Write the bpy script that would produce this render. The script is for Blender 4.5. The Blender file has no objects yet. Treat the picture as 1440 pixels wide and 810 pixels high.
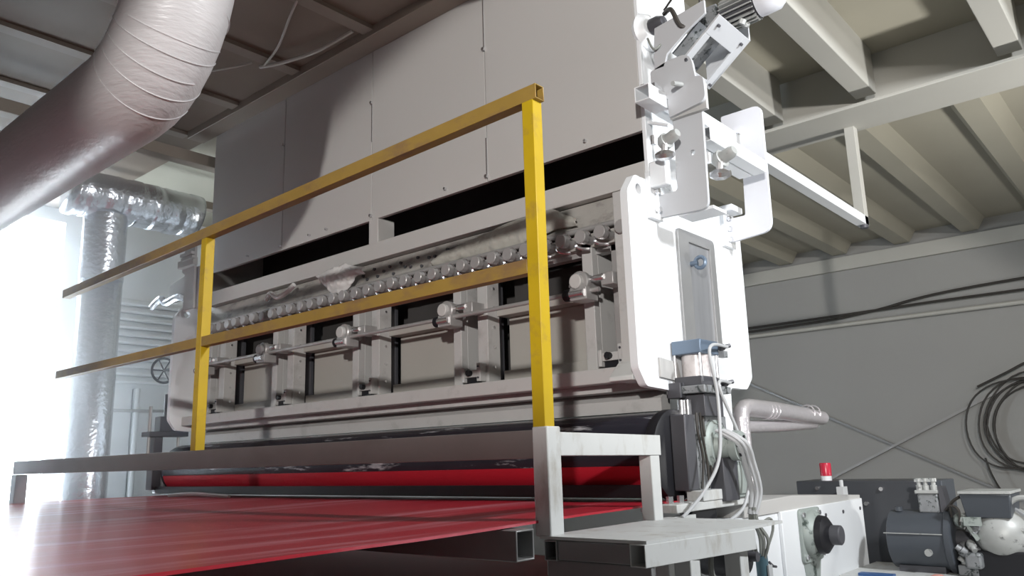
import bpy, bmesh, math, random
from mathutils import Vector, Matrix
random.seed(7)
S = bpy.context.scene
C = S.collection
R = math.radians

# ------------------------------------------------------------------ camera
def set_camera():
    yaw, pitch, roll = R(40.51866), R(12.16182), R(-1.75997)
    fw = Vector((-math.sin(yaw)*math.cos(pitch), math.cos(yaw)*math.cos(pitch), math.sin(pitch)))
    r0 = Vector((math.cos(yaw), math.sin(yaw), 0)); u0 = r0.cross(fw)
    rt = r0*math.cos(roll) + u0*math.sin(roll); up = rt.cross(fw)
    cam = bpy.data.cameras.new('camera'); o = bpy.data.objects.new('camera', cam); C.objects.link(o)
    m = Matrix((rt, up, -fw)).transposed().to_4x4(); m.translation = (0, 0, 1.6)
    o.matrix_world = m
    cam.sensor_width = 36; cam.lens = 1118.46/1440*36; cam.clip_start = .02; cam.clip_end = 100
    S.camera = o
set_camera()

# ------------------------------------------------------------------ world, lights, exposure
w = bpy.data.worlds.new('world'); S.world = w; w.use_nodes = True
w.node_tree.nodes['Background'].inputs[0].default_value = (.93, .96, 1, 1)
w.node_tree.nodes['Background'].inputs[1].default_value = .13
vs = S.view_settings
vs.view_transform = 'Standard'; vs.look = 'None'; vs.exposure = 0; vs.gamma = 1; vs.use_curve_mapping = False
S.cycles.use_denoising = True
S.cycles.max_bounces = 8; S.cycles.volume_bounces = 3

def area(name, loc, target, size, power, col=(1, 1, 1), spread=180):
    l = bpy.data.lights.new(name, 'AREA'); l.shape = 'RECTANGLE'; l.size, l.size_y = size
    l.energy = power; l.color = col; l.spread = R(spread)
    o = bpy.data.objects.new(name, l); C.objects.link(o); o.location = loc
    o.rotation_euler = (Vector(target)-Vector(loc)).to_track_quat('-Z', 'Y').to_euler()
    return o
# work floodlight on the operator side, and a hall lamp behind the viewer
area('side_floodlight', (1.9, 3.25, 4.0), (-1.85, 3.3, 2.4), (.35, .35), 195, (.94, .97, 1))
area('fill_uplight', (2.2, 6.2, 1.2), (-.7, 6.0, 4.4), (.4, .4), 82, (1, .99, .96), 120)  # added uplight out of view, stands in for bounced light on right ceiling
sp = bpy.data.lights.new('hall_spotlight', 'SPOT'); sp.energy = 2150; sp.color = (1, .965, .93); sp.spot_size = R(46); sp.spot_blend = .14; sp.shadow_soft_size = .12
so = bpy.data.objects.new('hall_spotlight', sp); C.objects.link(so); so.location = (2.3, -4.0, 3.25)
so.rotation_euler = Vector((-math.sin(R(30))*math.cos(R(-14)), math.cos(R(30))*math.cos(R(-14)), math.sin(R(-14)))).to_track_quat('-Z', 'Y').to_euler()

# ------------------------------------------------------------------ materials
MATS = {}
def mat(name, col, rough=.5, metal=0., var=.08, vscale=5., bump=0., bscale=60., dirt=None, stretch=(1, 1, 1),
        emit=0., alpha=1., trans=0., ior=1.45, coat=0.):
    """procedural paint / metal: noise-varied colour, optional grime blotches and fine relief"""
    m = bpy.data.materials.new(name); m.use_nodes = True; nt = m.node_tree; N = nt.nodes; L = nt.links
    b = N['Principled BSDF']
    b.inputs['Roughness'].default_value = rough; b.inputs['Metallic'].default_value = metal
    b.inputs['IOR'].default_value = ior
    tc = N.new('ShaderNodeTexCoord'); mp = N.new('ShaderNodeMapping'); mp.inputs['Scale'].default_value = stretch
    L.new(tc.outputs['Object'], mp.inputs[0])
    n1 = N.new('ShaderNodeTexNoise'); n1.inputs['Scale'].default_value = vscale; n1.inputs['Detail'].default_value = 5
    L.new(mp.outputs[0], n1.inputs['Vector'])
    mx = N.new('ShaderNodeMix'); mx.data_type = 'RGBA'
    c = Vector(col)
    mx.inputs[6].default_value = (*(c*(1-var)), 1); mx.inputs[7].default_value = (*[min(1, v) for v in c*(1+var)], 1)
    L.new(n1.outputs['Fac'], mx.inputs[0]); out = mx.outputs[2]
    if dirt:
        dcol, lo, hi, dsc, dst = dirt
        mp2 = N.new('ShaderNodeMapping'); mp2.inputs['Scale'].default_value = dst; L.new(tc.outputs['Object'], mp2.inputs[0])
        n2 = N.new('ShaderNodeTexNoise'); n2.inputs['Scale'].default_value = dsc; n2.inputs['Detail'].default_value = 7
        n2.inputs['Roughness'].default_value = .65
        L.new(mp2.outputs[0], n2.inputs['Vector'])
        mr = N.new('ShaderNodeMapRange'); mr.inputs[1].default_value = lo; mr.inputs[2].default_value = hi
        L.new(n2.outputs['Fac'], mr.inputs[0])
        mx2 = N.new('ShaderNodeMix'); mx2.data_type = 'RGBA'; mx2.inputs[7].default_value = (*dcol, 1)
        L.new(mr.outputs[0], mx2.inputs[0]); L.new(out, mx2.inputs[6]); out = mx2.outputs[2]
    L.new(out, b.inputs['Base Color'])
    if bump:
        n3 = N.new('ShaderNodeTexNoise'); n3.inputs['Scale'].default_value = bscale; n3.inputs['Detail'].default_value = 4
        L.new(mp.outputs[0], n3.inputs['Vector'])
        bp = N.new('ShaderNodeBump'); bp.inputs['Strength'].default_value = bump; bp.inputs['Distance'].default_value = .01
        L.new(n3.outputs['Fac'], bp.inputs['Height']); L.new(bp.outputs[0], b.inputs['Normal'])
    if emit:
        b.inputs['Emission Color'].default_value = (*col, 1); b.inputs['Emission Strength'].default_value = emit
    if coat: b.inputs['Coat Weight'].default_value = coat; b.inputs['Coat Roughness'].default_value = .2
    b.inputs['Transmission Weight'].default_value = trans
    b.inputs['Alpha'].default_value = alpha
    MATS[name] = m
    return m
WHITE = mat('white_enamel', (.80, .82, .84), .42, var=.02)
BRACKET_SHADE = mat('shaded_bracket_paint', (.50, .51, .53), .45, var=.02)  # bracket white toned down to grey for the shaded front brackets
LAVW = mat('white_enamel_bracket', (.74, .75, .80), .45, var=.02)
PANEL = mat('hood_sheet_paint', (.50, .49, .475), .5, var=.03, vscale=1.5)
GREYP = mat('grey_frame_paint', (.47, .465, .455), .45, var=.06, vscale=4, dirt=((.30, .29, .28), .55, .8, 6, (1, 1, 1)))
GALV = mat('galvanised_sheet', (.40, .39, .385), .38, .35, var=.10, vscale=6)
GRIME = mat('grimy_sheet', (.40, .385, .36), .5, .1, var=.2, vscale=9, bump=.3, bscale=30, dirt=((.16, .15, .14), .5, .72, 7, (1, 1, 2)))
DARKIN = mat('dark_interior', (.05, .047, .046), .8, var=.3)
INPAN = mat('inner_panel_paint', (.40, .385, .355), .5, var=.06, vscale=3)
YELLOW = mat('yellow_rail_paint', (.50, .34, .010), .4, var=.12, vscale=7, dirt=((.30, .19, .05), .56, .72, 5, (1, 1, 1)))
WORN_SHADE = mat('worn_shaded_yellow', (.31, .20, .045), .42, var=.2, vscale=8, dirt=((.22, .135, .06), .5, .66, 9, (.5, 1, 1)))  # worn yellow, darkened further for the shaded front of the rails
PRIMER = mat('white_primer_steel', (.60, .61, .60), .5, var=.06, vscale=8, dirt=((.36, .33, .28), .54, .78, 10, (1, 1, .4)))
STEEL = mat('bare_brown_steel', (.24, .215, .205), .42, .25, var=.12, vscale=5, dirt=((.20, .17, .16), .55, .8, 5, (.4, 1, 1)))
STEELG = mat('bare_grey_steel', (.30, .30, .30), .4, .4, var=.15, vscale=8)
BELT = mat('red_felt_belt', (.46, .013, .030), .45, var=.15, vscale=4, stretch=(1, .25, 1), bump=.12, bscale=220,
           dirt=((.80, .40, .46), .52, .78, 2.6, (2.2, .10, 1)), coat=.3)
REDF = mat('red_felt_sheet', (.48, .014, .03), .45, var=.1)
RUBBER = mat('black_rubber_roll', (.022, .022, .030), .22, var=.4, vscale=9, stretch=(.3, 1, 1),
             dirt=((.50, .51, .54), .58, .68, 7, (.35, 2.5, 2.5)))
BLACK = mat('black_cover', (.012, .012, .015), .45, var=.2)
DGREY = mat('dark_grey_casting', (.085, .085, .095), .45, .2, var=.15)
CAST = mat('speckled_casting', (.27, .28, .29), .5, .3, var=.25, vscale=25, dirt=((.05, .06, .06), .55, .62, 30, (1, 1, 1)))
GREENC = mat('dusty_green_casting', (.34, .38, .36), .55, .2, var=.15, vscale=14, dirt=((.06, .08, .07), .56, .66, 12, (1, 1, 1)))
BLUEC = mat('blue_grey_anodised', (.16, .21, .28), .4, .4, var=.1)
CHROME = mat('bright_steel', (.72, .72, .73), .25, .9, var=.05)
GLASSY = mat('dusty_clear_tube', (.62, .58, .57), .25, var=.2, vscale=12, dirt=((.33, .27, .26), .5, .7, 9, (1, 1, 1)))
MOTORB = mat('blue_grey_motor_paint', (.075, .084, .098), .35, .1, var=.08, vscale=4)
DPANEL = mat('charcoal_cabinet_paint', (.055, .058, .065), .4, .1, var=.15, vscale=3)
GREYM = mat('pale_motor_casting', (.42, .43, .42), .45, .2, var=.2, vscale=15, dirt=((.12, .12, .12), .58, .68, 14, (1, 1, 1)))
CEIL = mat('ceiling_sheet', (.42, .395, .32), .55, var=.10, vscale=1.2)
CEIL_SHADE = mat('shaded_ceiling_sheet', (.20, .155, .12), .6, var=.14, vscale=1.2)  # ceiling colour darkened to brown, shade of the unlit left bay painted in
RIB_SHADE = mat('shaded_rib_paint', (.25, .21, .17), .6, var=.08)  # rib colour darkened likewise, left-bay shade put into the paint
STREAK = mat('scored_steel_guide', (.34, .345, .36), .35, .5, var=.22, vscale=10, stretch=(1, 3, .25))
JOIST = mat('joist_paint', (.48, .47, .43), .55, var=.06, vscale=2)
WALLB = mat('grey_wall_sheet', (.34, .335, .32), .55, var=.05, vscale=1.0)
WALLL = mat('white_wall_sheet', (.72, .74, .75), .5, var=.05, vscale=2)
CONC = mat('concrete_floor', (.36, .35, .34), .7, var=.2, vscale=2)
WRAP = mat('stretch_wrap', (.57, .555, .56), .36, var=.07, vscale=4, bump=.35, bscale=16, stretch=(1, 1, 5))
FOIL = mat('crinkled_foil', (.74, .76, .80), .26, .85, var=.06, bump=.8, bscale=24)
FOILP = mat('foil_pipe_lagging', (.66, .63, .65), .3, .55, var=.06, bump=.5, bscale=22)
CABLEW = mat('pale_cable', (.48, .49, .50), .45, var=.05)
CABLEG = mat('grey_green_cable', (.22, .23, .21), .5, var=.2)
CABLEB = mat('dark_cable', (.045, .040, .035), .5, var=.2)
TAPE = mat('teal_sleeve', (.06, .12, .15), .5, var=.3, vscale=10)
FILM = mat('grimy_plastic_film', (.42, .41, .37), .28, var=.18, vscale=8, bump=.5, bscale=20)
RAG = mat('pale_cloth', (.70, .69, .68), .7, var=.08, bump=.3, bscale=60)
REDL = mat('red_beacon_plastic', (.52, .03, .06), .25, var=.05)
DAY = mat('daylit_pane', (.80, .91, 1.0), .4, var=.0, emit=22.0)
BLUEP = mat('blue_plastic', (.05, .12, .30), .4)
PINK = mat('pink_cloth', (.62, .30, .26), .7)

# ------------------------------------------------------------------ mesh helpers
ORG = {}
class MB:
    def __init__(s): s.bm = bmesh.new()
    def _v(s, pts): return [s.bm.verts.new(p) for p in pts]
    def hexa(s, p):
        v = s._v(p)
        for f in ((0, 1, 2, 3), (7, 6, 5, 4), (0, 4, 5, 1), (1, 5, 6, 2), (2, 6, 7, 3), (3, 7, 4, 0)):
            s.bm.faces.new([v[i] for i in f])
        return s
    def box(s, x0, x1, y0, y1, z0, z1):
        return s.hexa([(x0, y0, z0), (x1, y0, z0), (x1, y1, z0), (x0, y1, z0), (x0, y0, z1), (x1, y0, z1), (x1, y1, z1), (x0, y1, z1)])
    def bar(s, p0, p1, w, h, up=(0, 0, 1)):
        """solid rectangular bar from p0 to p1"""
        p0, p1 = Vector(p0), Vector(p1); d = (p1-p0).normalized(); r = d.cross(Vector(up)).normalized(); u = r.cross(d)
        q = []
        for p in (p0, p1):
            q += [p-r*w/2-u*h/2, p+r*w/2-u*h/2, p+r*w/2+u*h/2, p-r*w/2+u*h/2]
        return s.hexa(q)
    def sqtube(s, p0, p1, w, h, t=.004, up=(0, 0, 1)):
        """hollow rectangular tube with open ends"""
        p0, p1 = Vector(p0), Vector(p1); d = (p1-p0).normalized(); r = d.cross(Vector(up)).normalized(); u = r.cross(d)
        rings = []
        for p, k in ((p0, 0), (p1, 0), (p1, t), (p0, t)):
            a, b = w/2-k, h/2-k
            rings.append(s._v([p-r*a-u*b, p+r*a-u*b, p+r*a+u*b, p-r*a+u*b]))
        for i in range(4):
            A, B = rings[i], rings[(i+1) % 4]
            for j in range(4): s.bm.faces.new((A[j], A[(j+1) % 4], B[(j+1) % 4], B[j]))
        return s
    def plate(s, outer, plane, a, b, holes=()):
        """polygon with optional holes in plane 'XZ','YZ','XY', thickness from a to b along the third axis"""
        def P(q, k):
            return {'XZ': (q[0], k, q[1]), 'YZ': (k, q[0], q[1]), 'XY': (q[0], q[1], k)}[plane]
        loops = [outer]+list(holes); tops = []
        for k in (a, b):
            edges = []; lv = []
            for lp in loops:
                v = s._v([P(q, k) for q in lp]); lv.append(v)
                edges += [s.bm.edges.new((v[i], v[(i+1) % len(v)])) for i in range(len(v))]
            bmesh.ops.triangle_fill(s.bm, use_beauty=True, use_dissolve=False, edges=edges)
            tops.append(lv)
        for A, B in zip(*tops):
            for i in range(len(A)):
                j = (i+1) % len(A); s.bm.faces.new((A[i], A[j], B[j], B[i]))
        return s
    def cyl(s, p0, p1, r0, r1=None, n=16):
        return s.lathe(p0, p1, [(0, r0), (1, r0 if r1 is None else r1)], n)
    def lathe(s, p0, p1, prof, n=20, caps=True):
        """surface of revolution about p0->p1; prof = (fraction along, radius)"""
        p0, p1 = Vector(p0), Vector(p1); d = p1-p0; ax = d.normalized()
        a = ax.orthogonal().normalized(); b = ax.cross(a); rings = []
        for t, r in prof:
            rings.append(s._v([p0+d*t+(a*math.cos(2*math.pi*i/n)+b*math.sin(2*math.pi*i/n))*r for i in range(n)]))
        for A, B in zip(rings, rings[1:]):
            for i in range(n): s.bm.faces.new((A[i], A[(i+1) % n], B[(i+1) % n], B[i]))
        if caps:
            s.bm.faces.new(rings[0]); s.bm.faces.new(rings[-1])
        return s
    def tube(s, path, r, n=8, close=False, caps=True):
        P = [Vector(p) for p in path]; rings = []; m = len(P)
        nrm = None
        for i, p in enumerate(P):
            if close: d = P[(i+1) % m]-P[i-1]
            else: d = P[min(i+1, m-1)]-P[max(i-1, 0)]
            d.normalize()
            if nrm is None: nrm = d.orthogonal().normalized()
            nrm = (nrm-d*nrm.dot(d)).normalized(); b = d.cross(nrm)
            rr = r[i] if isinstance(r, (list, tuple)) else r
            rings.append(s._v([p+(nrm*math.cos(2*math.pi*k/n)+b*math.sin(2*math.pi*k/n))*rr for k in range(n)]))
        pairs = list(zip(rings, rings[1:]))+([(rings[-1], rings[0])] if close else [])
        for A, B in pairs:
            for k in range(n): s.bm.faces.new((A[k], A[(k+1) % n], B[(k+1) % n], B[k]))
        if caps and not close:
            s.bm.faces.new(rings[0]); s.bm.faces.new(rings[-1])
        return s
    def arc(s, c, axis, R_, r, a0=0, a1=360, n=16, m=6):
        """torus segment"""
        c = Vector(c); ax = Vector(axis).normalized()
        a = Vector((1, 0, 0)) if abs(ax.x) < .5 else Vector((0, 1, 0))
        b = ax.cross(a).normalized(); full = abs(a1-a0) >= 360
        k = n if full else n+1
        pts = [c+(a*math.cos(R(a0+(a1-a0)*i/n))+b*math.sin(R(a0+(a1-a0)*i/n)))*R_ for i in range(k)]
        return s.tube(pts, r, m, close=full)
    def build(s, name, m, parent=None, bevel=0., sharp=40, **tags):
        bmesh.ops.recalc_face_normals(s.bm, faces=s.bm.faces)
        if parent is None:
            cs = [v.co for v in s.bm.verts]
            lo = Vector([min(c[i] for c in cs) for i in range(3)]); hi = Vector([max(c[i] for c in cs) for i in range(3)])
            org = Vector(((lo.x+hi.x)/2, (lo.y+hi.y)/2, lo.z))
        else: org = ORG[parent.name]
        bmesh.ops.translate(s.bm, verts=s.bm.verts, vec=-org)
        me = bpy.data.meshes.new(name); s.bm.to_mesh(me); s.bm.free()
        me.polygons.foreach_set('use_smooth', [True]*len(me.polygons)); me.set_sharp_from_angle(angle=R(sharp))
        me.materials.append(m)
        o = bpy.data.objects.new(name, me); C.objects.link(o)
        if parent is None: o.location = org
        else: o.parent = parent
        ORG[o.name] = org
        if bevel:
            md = o.modifiers.new('bevel', 'BEVEL'); md.width = bevel; md.segments = 2; md.limit_method = 'ANGLE'; md.angle_limit = R(40)
        for k, v in tags.items(): o[k] = v
        return o
def thing(name, loc, label, cat, group=None):
    o = bpy.data.objects.new(name, None); C.objects.link(o); o.location = loc; o.empty_display_size = .05
    o['label'] = label; o['category'] = cat
    if group: o['group'] = group
    ORG[o.name] = Vector(loc)
    return o
def copy_tree(o, parent=None):
    c = o.copy(); C.objects.link(c); c.parent = parent
    for ch in o.children: copy_tree(ch, c)
    return c
def copy_thing(o, delta, label=None):
    c = copy_tree(o); c.location = o.location+Vector(delta); ORG[c.name] = c.location.copy()
    if label: c['label'] = label
    return c
def circ(cx, cy, r, n=20): return [(cx+r*math.cos(2*math.pi*i/n), cy+r*math.sin(2*math.pi*i/n)) for i in range(n)]
def rnd(pts, r, n=5):
    """round the corners of a polygon; r number or list"""
    out = []; m = len(pts)
    for i, p in enumerate(pts):
        q = r[i] if isinstance(r, (list, tuple)) else r
        p = Vector(p)
        if q <= 0: out.append(tuple(p)); continue
        a = (Vector(pts[i-1])-p); b = (Vector(pts[(i+1) % m])-p)
        A = p+a.normalized()*min(q, a.length*.49); B = p+b.normalized()*min(q, b.length*.49)
        for k in range(n+1):
            t = k/n; out.append(tuple(A*(1-t)**2+p*2*t*(1-t)+B*t*t))
    return out
def spline(pts, n=8):
    P = [Vector(p) for p in pts]; out = []
    for i in range(len(P)-1):
        a, b, c, d = P[max(i-1, 0)], P[i], P[i+1], P[min(i+2, len(P)-1)]
        for k in range(n):
            t = k/n
            out.append(.5*((2*b)+(c-a)*t+(2*a-5*b+4*c-d)*t*t+(-a+3*b-3*c+d)*t**3))
    out.append(P[-1]); return out
def noise(x, y, z=0):
    from mathutils import noise as nz
    return nz.noise(Vector((x, y, z)))

# =================================================================== SETTING
MB().box(-9.3, 5, -5, 11.3, -.1, 0).build('floor', CONC, kind='structure')
wb = MB().box(-9.3, 5, 11.0, 11.15, 0, 4.6).build('wall_back', WALLB, kind='structure')
MB().box(-9.2, 5, 10.93, 11.0, 3.98, 4.16).build('trim_1', JOIST, kind='structure')

MB().box(-4, 3.2, -2.12, -2.0, 0, 2.75).build('added_shade_wall', WALLB, kind='structure')  # added partition behind the viewer, shades low front faces from the spotlight

# ceiling: left bay (low), right bay (deck on joists), far bay behind the cross beam
ce = MB().box(-9.3, -1.95, -5, 3.26, 4.42, 4.5).build('ceiling', CEIL_SHADE, kind='structure')
MB().box(-1.95, 5, -5, 6.3, 4.56, 4.64).build('deck_sheet', CEIL, ce)
MB().box(-9.3, 5, 6.3, 11.0, 4.34, 4.42).build('deck_sheet', CEIL, ce)
MB().box(-9.3, -1.95, 3.26, 6.3, 4.56, 4.64).build('deck_sheet', CEIL, ce)
for x in (-6.25, -5.43, -4.61, -3.79, -2.97):
    MB().box(x-.05, x+.05, -5, 3.06, 4.39, 4.44).build('rib', RIB_SHADE, ce)
for x in (-2.28, -1.565, -.62, .25, 1.1):
    MB().box(x-.075, x+.075, -5, 6.02, 4.2, 4.58).build('joist', JOIST, ce, bevel=.006)
cb = MB().box(-9.2, 5, 6.1, 6.17, 4.1, 4.58)
cb.box(-9.2, 5, 5.86, 6.36, 4.08, 4.105).build('cross_beam', JOIST, ce, bevel=.004)
for x in (-5.0, -4.2, -3.45, -2.65, -1.86, -1.02, -.2, .6):
    MB().plate([(x-.19, 4.36), (x-.09, 4.2), (x+.09, 4.2), (x+.19, 4.36)], 'XZ', 6.3, 10.95).build('roof_rib', CEIL, ce)
MB().box(-6.2, -1.9, 3.05, 3.2, 4.355, 4.44).build('edge_angle', RIB_SHADE, ce, bevel=.004)
MB().box(-6.22, -6.1, -2, 3.5, 4.12, 4.22).build('end_beam', RIB_SHADE, ce, bevel=.006)
MB().box(-7.6, -7.5, -2, 6.0, 4.24, 4.32).build('end_beam', RIB_SHADE, ce, bevel=.006)

# left wall with openings, slatted cladding
wl = MB().box(-9.2, -9.1, 3.2, 11.0, 0, 4.6)
wl.box(-9.2, -9.1, -5, 2.0, 0, 4.6).box(-9.2, -9.1, 2.0, 3.2, 2.52, 3.55).box(-9.2, -9.1, 2.0, 3.2, 4.3, 4.6).build('wall_left', WALLL, kind='structure')
wl = bpy.data.objects['wall_left']
k = 0
for (y0, y1) in ((1.1, 3.15), (3.35, 6.2)):
    for i in range(11):
        z = 2.56+i*.088
        MB().plate([(-9.1, z), (-9.03, z), (-9.02, z+.02), (-9.06, z+.075), (-9.1, z+.085)], 'XZ', y0, y1).build('slat', WALLL, wl)
for (y0, y1) in ((3.4, 4.0), (4.02, 4.9), (4.92, 5.8)):
    MB().box(-9.1, -9.06, y0, y1, 2.27, 2.5).build('wall_panel', WALLL, wl)
    MB().box(-9.1, -9.06, y0, y1, .1, 2.24).build('wall_panel', WALLL, wl)
MB().cyl((-9.0, 4.03, .1), (-9.0, 4.03, 2.5), .03, n=10).build('conduit', WALLL, wl)
MB().box(-9.0, -8.96, 3.2, 5.6, 2.24, 2.27).build('wall_rail', STEELG, wl)
w1 = MB().box(-9.16, -9.14, 2.0, 3.2, 3.55, 4.3).build('window_1', DAY, kind='structure')
fr = MB()
for y in (2.0, 2.6, 3.2): fr.box(-9.14, -9.08, y-.03, y+.03, 3.55, 4.3)
fr.box(-9.14, -9.08, 2.0, 3.2, 3.52, 3.58).box(-9.14, -9.08, 2.0, 3.2, 4.27, 4.33).build('window_frame', WALLL, w1)
d1 = MB().box(-9.16, -9.14, 2.0, 3.2, 0, 2.52).build('door_1', DAY, kind='structure')
fr = MB()
for y in (2.0, 3.2): fr.box(-9.14, -9.07, y-.04, y+.04, 0, 2.55)
fr.box(-9.14, -9.07, 2.0, 3.2, 2.49, 2.55).build('door_frame', WALLL, d1)

# =================================================================== HOOD ENCLOSURE (big pale wall)
hood = thing('hood_enclosure', (-3.9, 3.5, 2.88), 'tall pale grey panelled hood with dark air slots, hung under the ceiling', 'hood')
seams = [-5.99, -4.955, -3.925, -2.895, -1.865]
for a, b in zip(seams, seams[1:]):
    MB().box(a+.003, b-.003, 3.2, 3.23, 3.155, 4.42).build('panel', PANEL, hood, bevel=.003)
MB().box(-1.867, -1.845, 3.2, 3.72, 2.89, 4.42).build('side_panel', WHITE, hood, bevel=.003)
MB().box(-5.99, -5.97, 3.23, 3.7, 2.9, 4.42).build('side_panel', PANEL, hood)
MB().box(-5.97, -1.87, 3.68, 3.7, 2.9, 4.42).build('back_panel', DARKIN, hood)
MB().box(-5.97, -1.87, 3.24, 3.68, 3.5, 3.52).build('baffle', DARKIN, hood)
MB().box(-5.99, -1.867, 3.2, 3.3, 2.885, 2.998).build('front_rail', PANEL, hood, bevel=.004)
for x in (-3.905,):
    MB().box(x-.045, x+.045, 3.2, 3.34, 2.99, 3.16).build('slot_divider', PANEL, hood, bevel=.003)
MB().plate([(3.2, 2.99), (3.2, 3.155), (3.5, 3.155), (3.36, 2.99)], 'YZ', -5.97, -5.94).build('slot_cheek', PANEL, hood)
sc = None
for x in seams[1:4]:
    for z in (3.185, 3.98):
        MB().cyl((x, 3.2, z), (x, 3.182, z), .011, n=8).build('screw', CHROME, hood)
for x in (-2.2, -3.23, -4.4, -5.4, -2.55, -4.6):
    MB().cyl((x, 3.2, 3.195), (x, 3.18, 3.195), .008, n=8).build('screw', CHROME, hood)
for x, z0, z1 in ((-2.895, 3.99, 4.36), (-3.925, 3.70, 3.98), (-2.895, 3.19, 3.42)):
    MB().box(x-.004, x+.004, 3.195, 3.203, z0, z1).build('seam_strip', CHROME, hood)

# =================================================================== MACHINE FRAME
END = [(3.0, 1.98), (3.0, 2.80), (3.07, 2.89), (4.11, 2.89), (4.175, 2.83), (4.165, 1.995), (4.09, 1.93), (3.89, 1.93), (3.86, 1.42),
       (3.43, 1.42), (3.43, 1.88), (3.06, 1.90)]
fr_ = thing('press_machine', (-3.99, 3.6, 1.42), 'pale grey frame of the machine between two tall white end plates', 'machine frame')
e = MB().plate(rnd(END, [.02, .02, .02, .03, .03, .02, .02, .03, .02, .02, .03, .02]), 'YZ', -1.89, -1.85, [circ(3.10, 2.825, .026)]).build('end_plate', WHITE, fr_, bevel=.004)
e2 = MB().plate(rnd(END, [.02]*12), 'YZ', -6.16, -6.12, [circ(3.10, 2.825, .026)]).build('end_plate', WHITE, fr_, bevel=.004)
# slide window in the end plate: raised frame with recessed guide
MB().plate(rnd([(3.42, 2.10), (3.42, 2.70), (3.81, 2.70), (3.81, 2.10)], .03), 'YZ', -1.85, -1.835,
           [[(3.53, 2.13), (3.53, 2.645), (3.755, 2.645), (3.755, 2.13)]]).build('slide_frame', STEELG, e, bevel=.003)
MB().box(-1.852, -1.846, 3.53, 3.755, 2.13, 2.645).build('slide_guide', STREAK, e)
MB().cyl((-1.85, 3.535, 2.53), (-1.80, 3.535, 2.53), .014, n=10).arc((-1.785, 3.535, 2.53), (0, 1, 0), .028, .010, 0, 360, 16, 8).build('eye_bolt', BLUEC, e)
# rails and posts
MB().plate([(3.17, 1.945), (3.17, 2.035), (3.33, 2.02), (3.36, 1.93)], 'YZ', -1.85, -1.838).build('grey_plate', GREYP, e, bevel=.002)  # thin grey plate low on the front of the end plate
MB().box(-6.12, -1.88, 3.10, 3.20, 1.935, 2.005).build('bottom_rail', GREYP, fr_, bevel=.005)
MB().plate([(3.02, 1.93), (3.02, 1.95), (3.10, 2.02), (3.2, 2.02), (3.2, 1.93)], 'YZ', -2.02, -1.895).build('tray_lip', PRIMER, fr_, bevel=.004)
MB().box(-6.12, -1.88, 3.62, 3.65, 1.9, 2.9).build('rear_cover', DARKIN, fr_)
MB().box(-6.12, -1.88, 3.24, 3.29, 2.60, 2.64).build('mid_rail', GALV, fr_)
for i in range(5):
    x = -2.265-.92*i
    MB().box(x, x+.062, 3.20, 3.25, 2.0, 2.66).box(x+.05, x+.062, 3.25, 3.42, 2.0, 2.66).build('post', GREYP, fr_, bevel=.003)
    if i:
        MB().box(x+.19, x+.265, 3.20, 3.30, 2.0, 2.66).build('post', GREYP, fr_, bevel=.003)
        for q in range(5):
            MB().cyl((x+.265, 3.25, 2.1+.11*q), (x+.272, 3.25, 2.1+.11*q), .008, n=8).build('rivet', CHROME, fr_)
    else:
        MB().box(x+.15, x+.255, 3.24, 3.34, 2.0, 2.75).build('post', GALV, fr_, bevel=.003)
        MB().box(x+.255, x+.38, 3.12, 3.24, 2.0, 2.85).build('post', GREYP, fr_, bevel=.003)
    MB().box(x+.065, x+.19, 3.40, 3.42, 2.0, 2.66).build('web_plate', DGREY, fr_)
    # bay between this station and the next one to the left
    x0 = x-.655 if i < 4 else x-.02
    if i < 4:
        MB().box(x0, x, 3.28, 3.40, 2.385, 2.435).build('ledge', INPAN, fr_, bevel=.003)
        MB().box(x0+.02, x, 3.36, 3.375, 2.0, 2.385).build('bay_panel', INPAN, fr_, bevel=.002)
        MB().box(x0+.05, x, 3.27, 3.36, 2.0, 2.075).build('sill', INPAN, fr_, bevel=.003)
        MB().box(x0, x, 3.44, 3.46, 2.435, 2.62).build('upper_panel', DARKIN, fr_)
# skirt below the body, above the roll
MB().plate([(3.20, 1.935), (3.34, 1.935), (3.34, 1.80), (3.26, 1.80), (3.26, 1.86), (3.32, 1.90), (3.2, 1.90)], 'YZ', -6.1, -1.9).build('skirt', GREYP, fr_)

# spray manifold: grimy channel with header pipe and a row of end caps
man = thing('nozzle_manifold', (-3.9, 3.2, 2.63), 'long grimy manifold with a row of round capped nozzles under the hood', 'manifold')
MB().hexa([(-6.1, 3.215, 2.72), (-1.88, 3.215, 2.72), (-1.88, 3.235, 2.72), (-6.1, 3.235, 2.72),
           (-6.1, 3.255, 2.88), (-1.88, 3.255, 2.88), (-1.88, 3.275, 2.88), (-6.1, 3.275, 2.88)]).build('channel', GRIME, man)
MB().cyl((-6.1, 3.19, 2.725), (-1.9, 3.19, 2.725), .014, n=10).build('header_pipe', GALV, man)
MB().box(-6.1, -1.88, 3.2, 3.3, 2.63, 2.70).build('header_box', GRIME, man)
nz0 = None
for i in range(33):
    x = -1.965-.1182*i
    if nz0 is None:
        nz = MB().lathe((x, 3.2, 2.668), (x, 3.10, 2.668), [(0, .026), (.55, .026), (.6, .034), (.97, .034), (1, .031)], 18).build('nozzle', GALV, man)
        cl = MB().arc((x, 3.135, 2.662), (0, -1, 0), .042, .006, 20, 200, 12, 6)
        cl.tube(spline([(x-.042, 3.135, 2.66), (x-.05, 3.14, 2.64), (x-.03, 3.15, 2.622), (x+.01, 3.17, 2.615)], 4), .009, 6)
        cl.build('hose_clamp', CHROME, nz); nz0 = (nz, x)
    else:
        c = copy_tree(nz0[0], man); c.location = (x-nz0[1], random.uniform(-.008, .004), random.uniform(-.004, .004))
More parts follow.
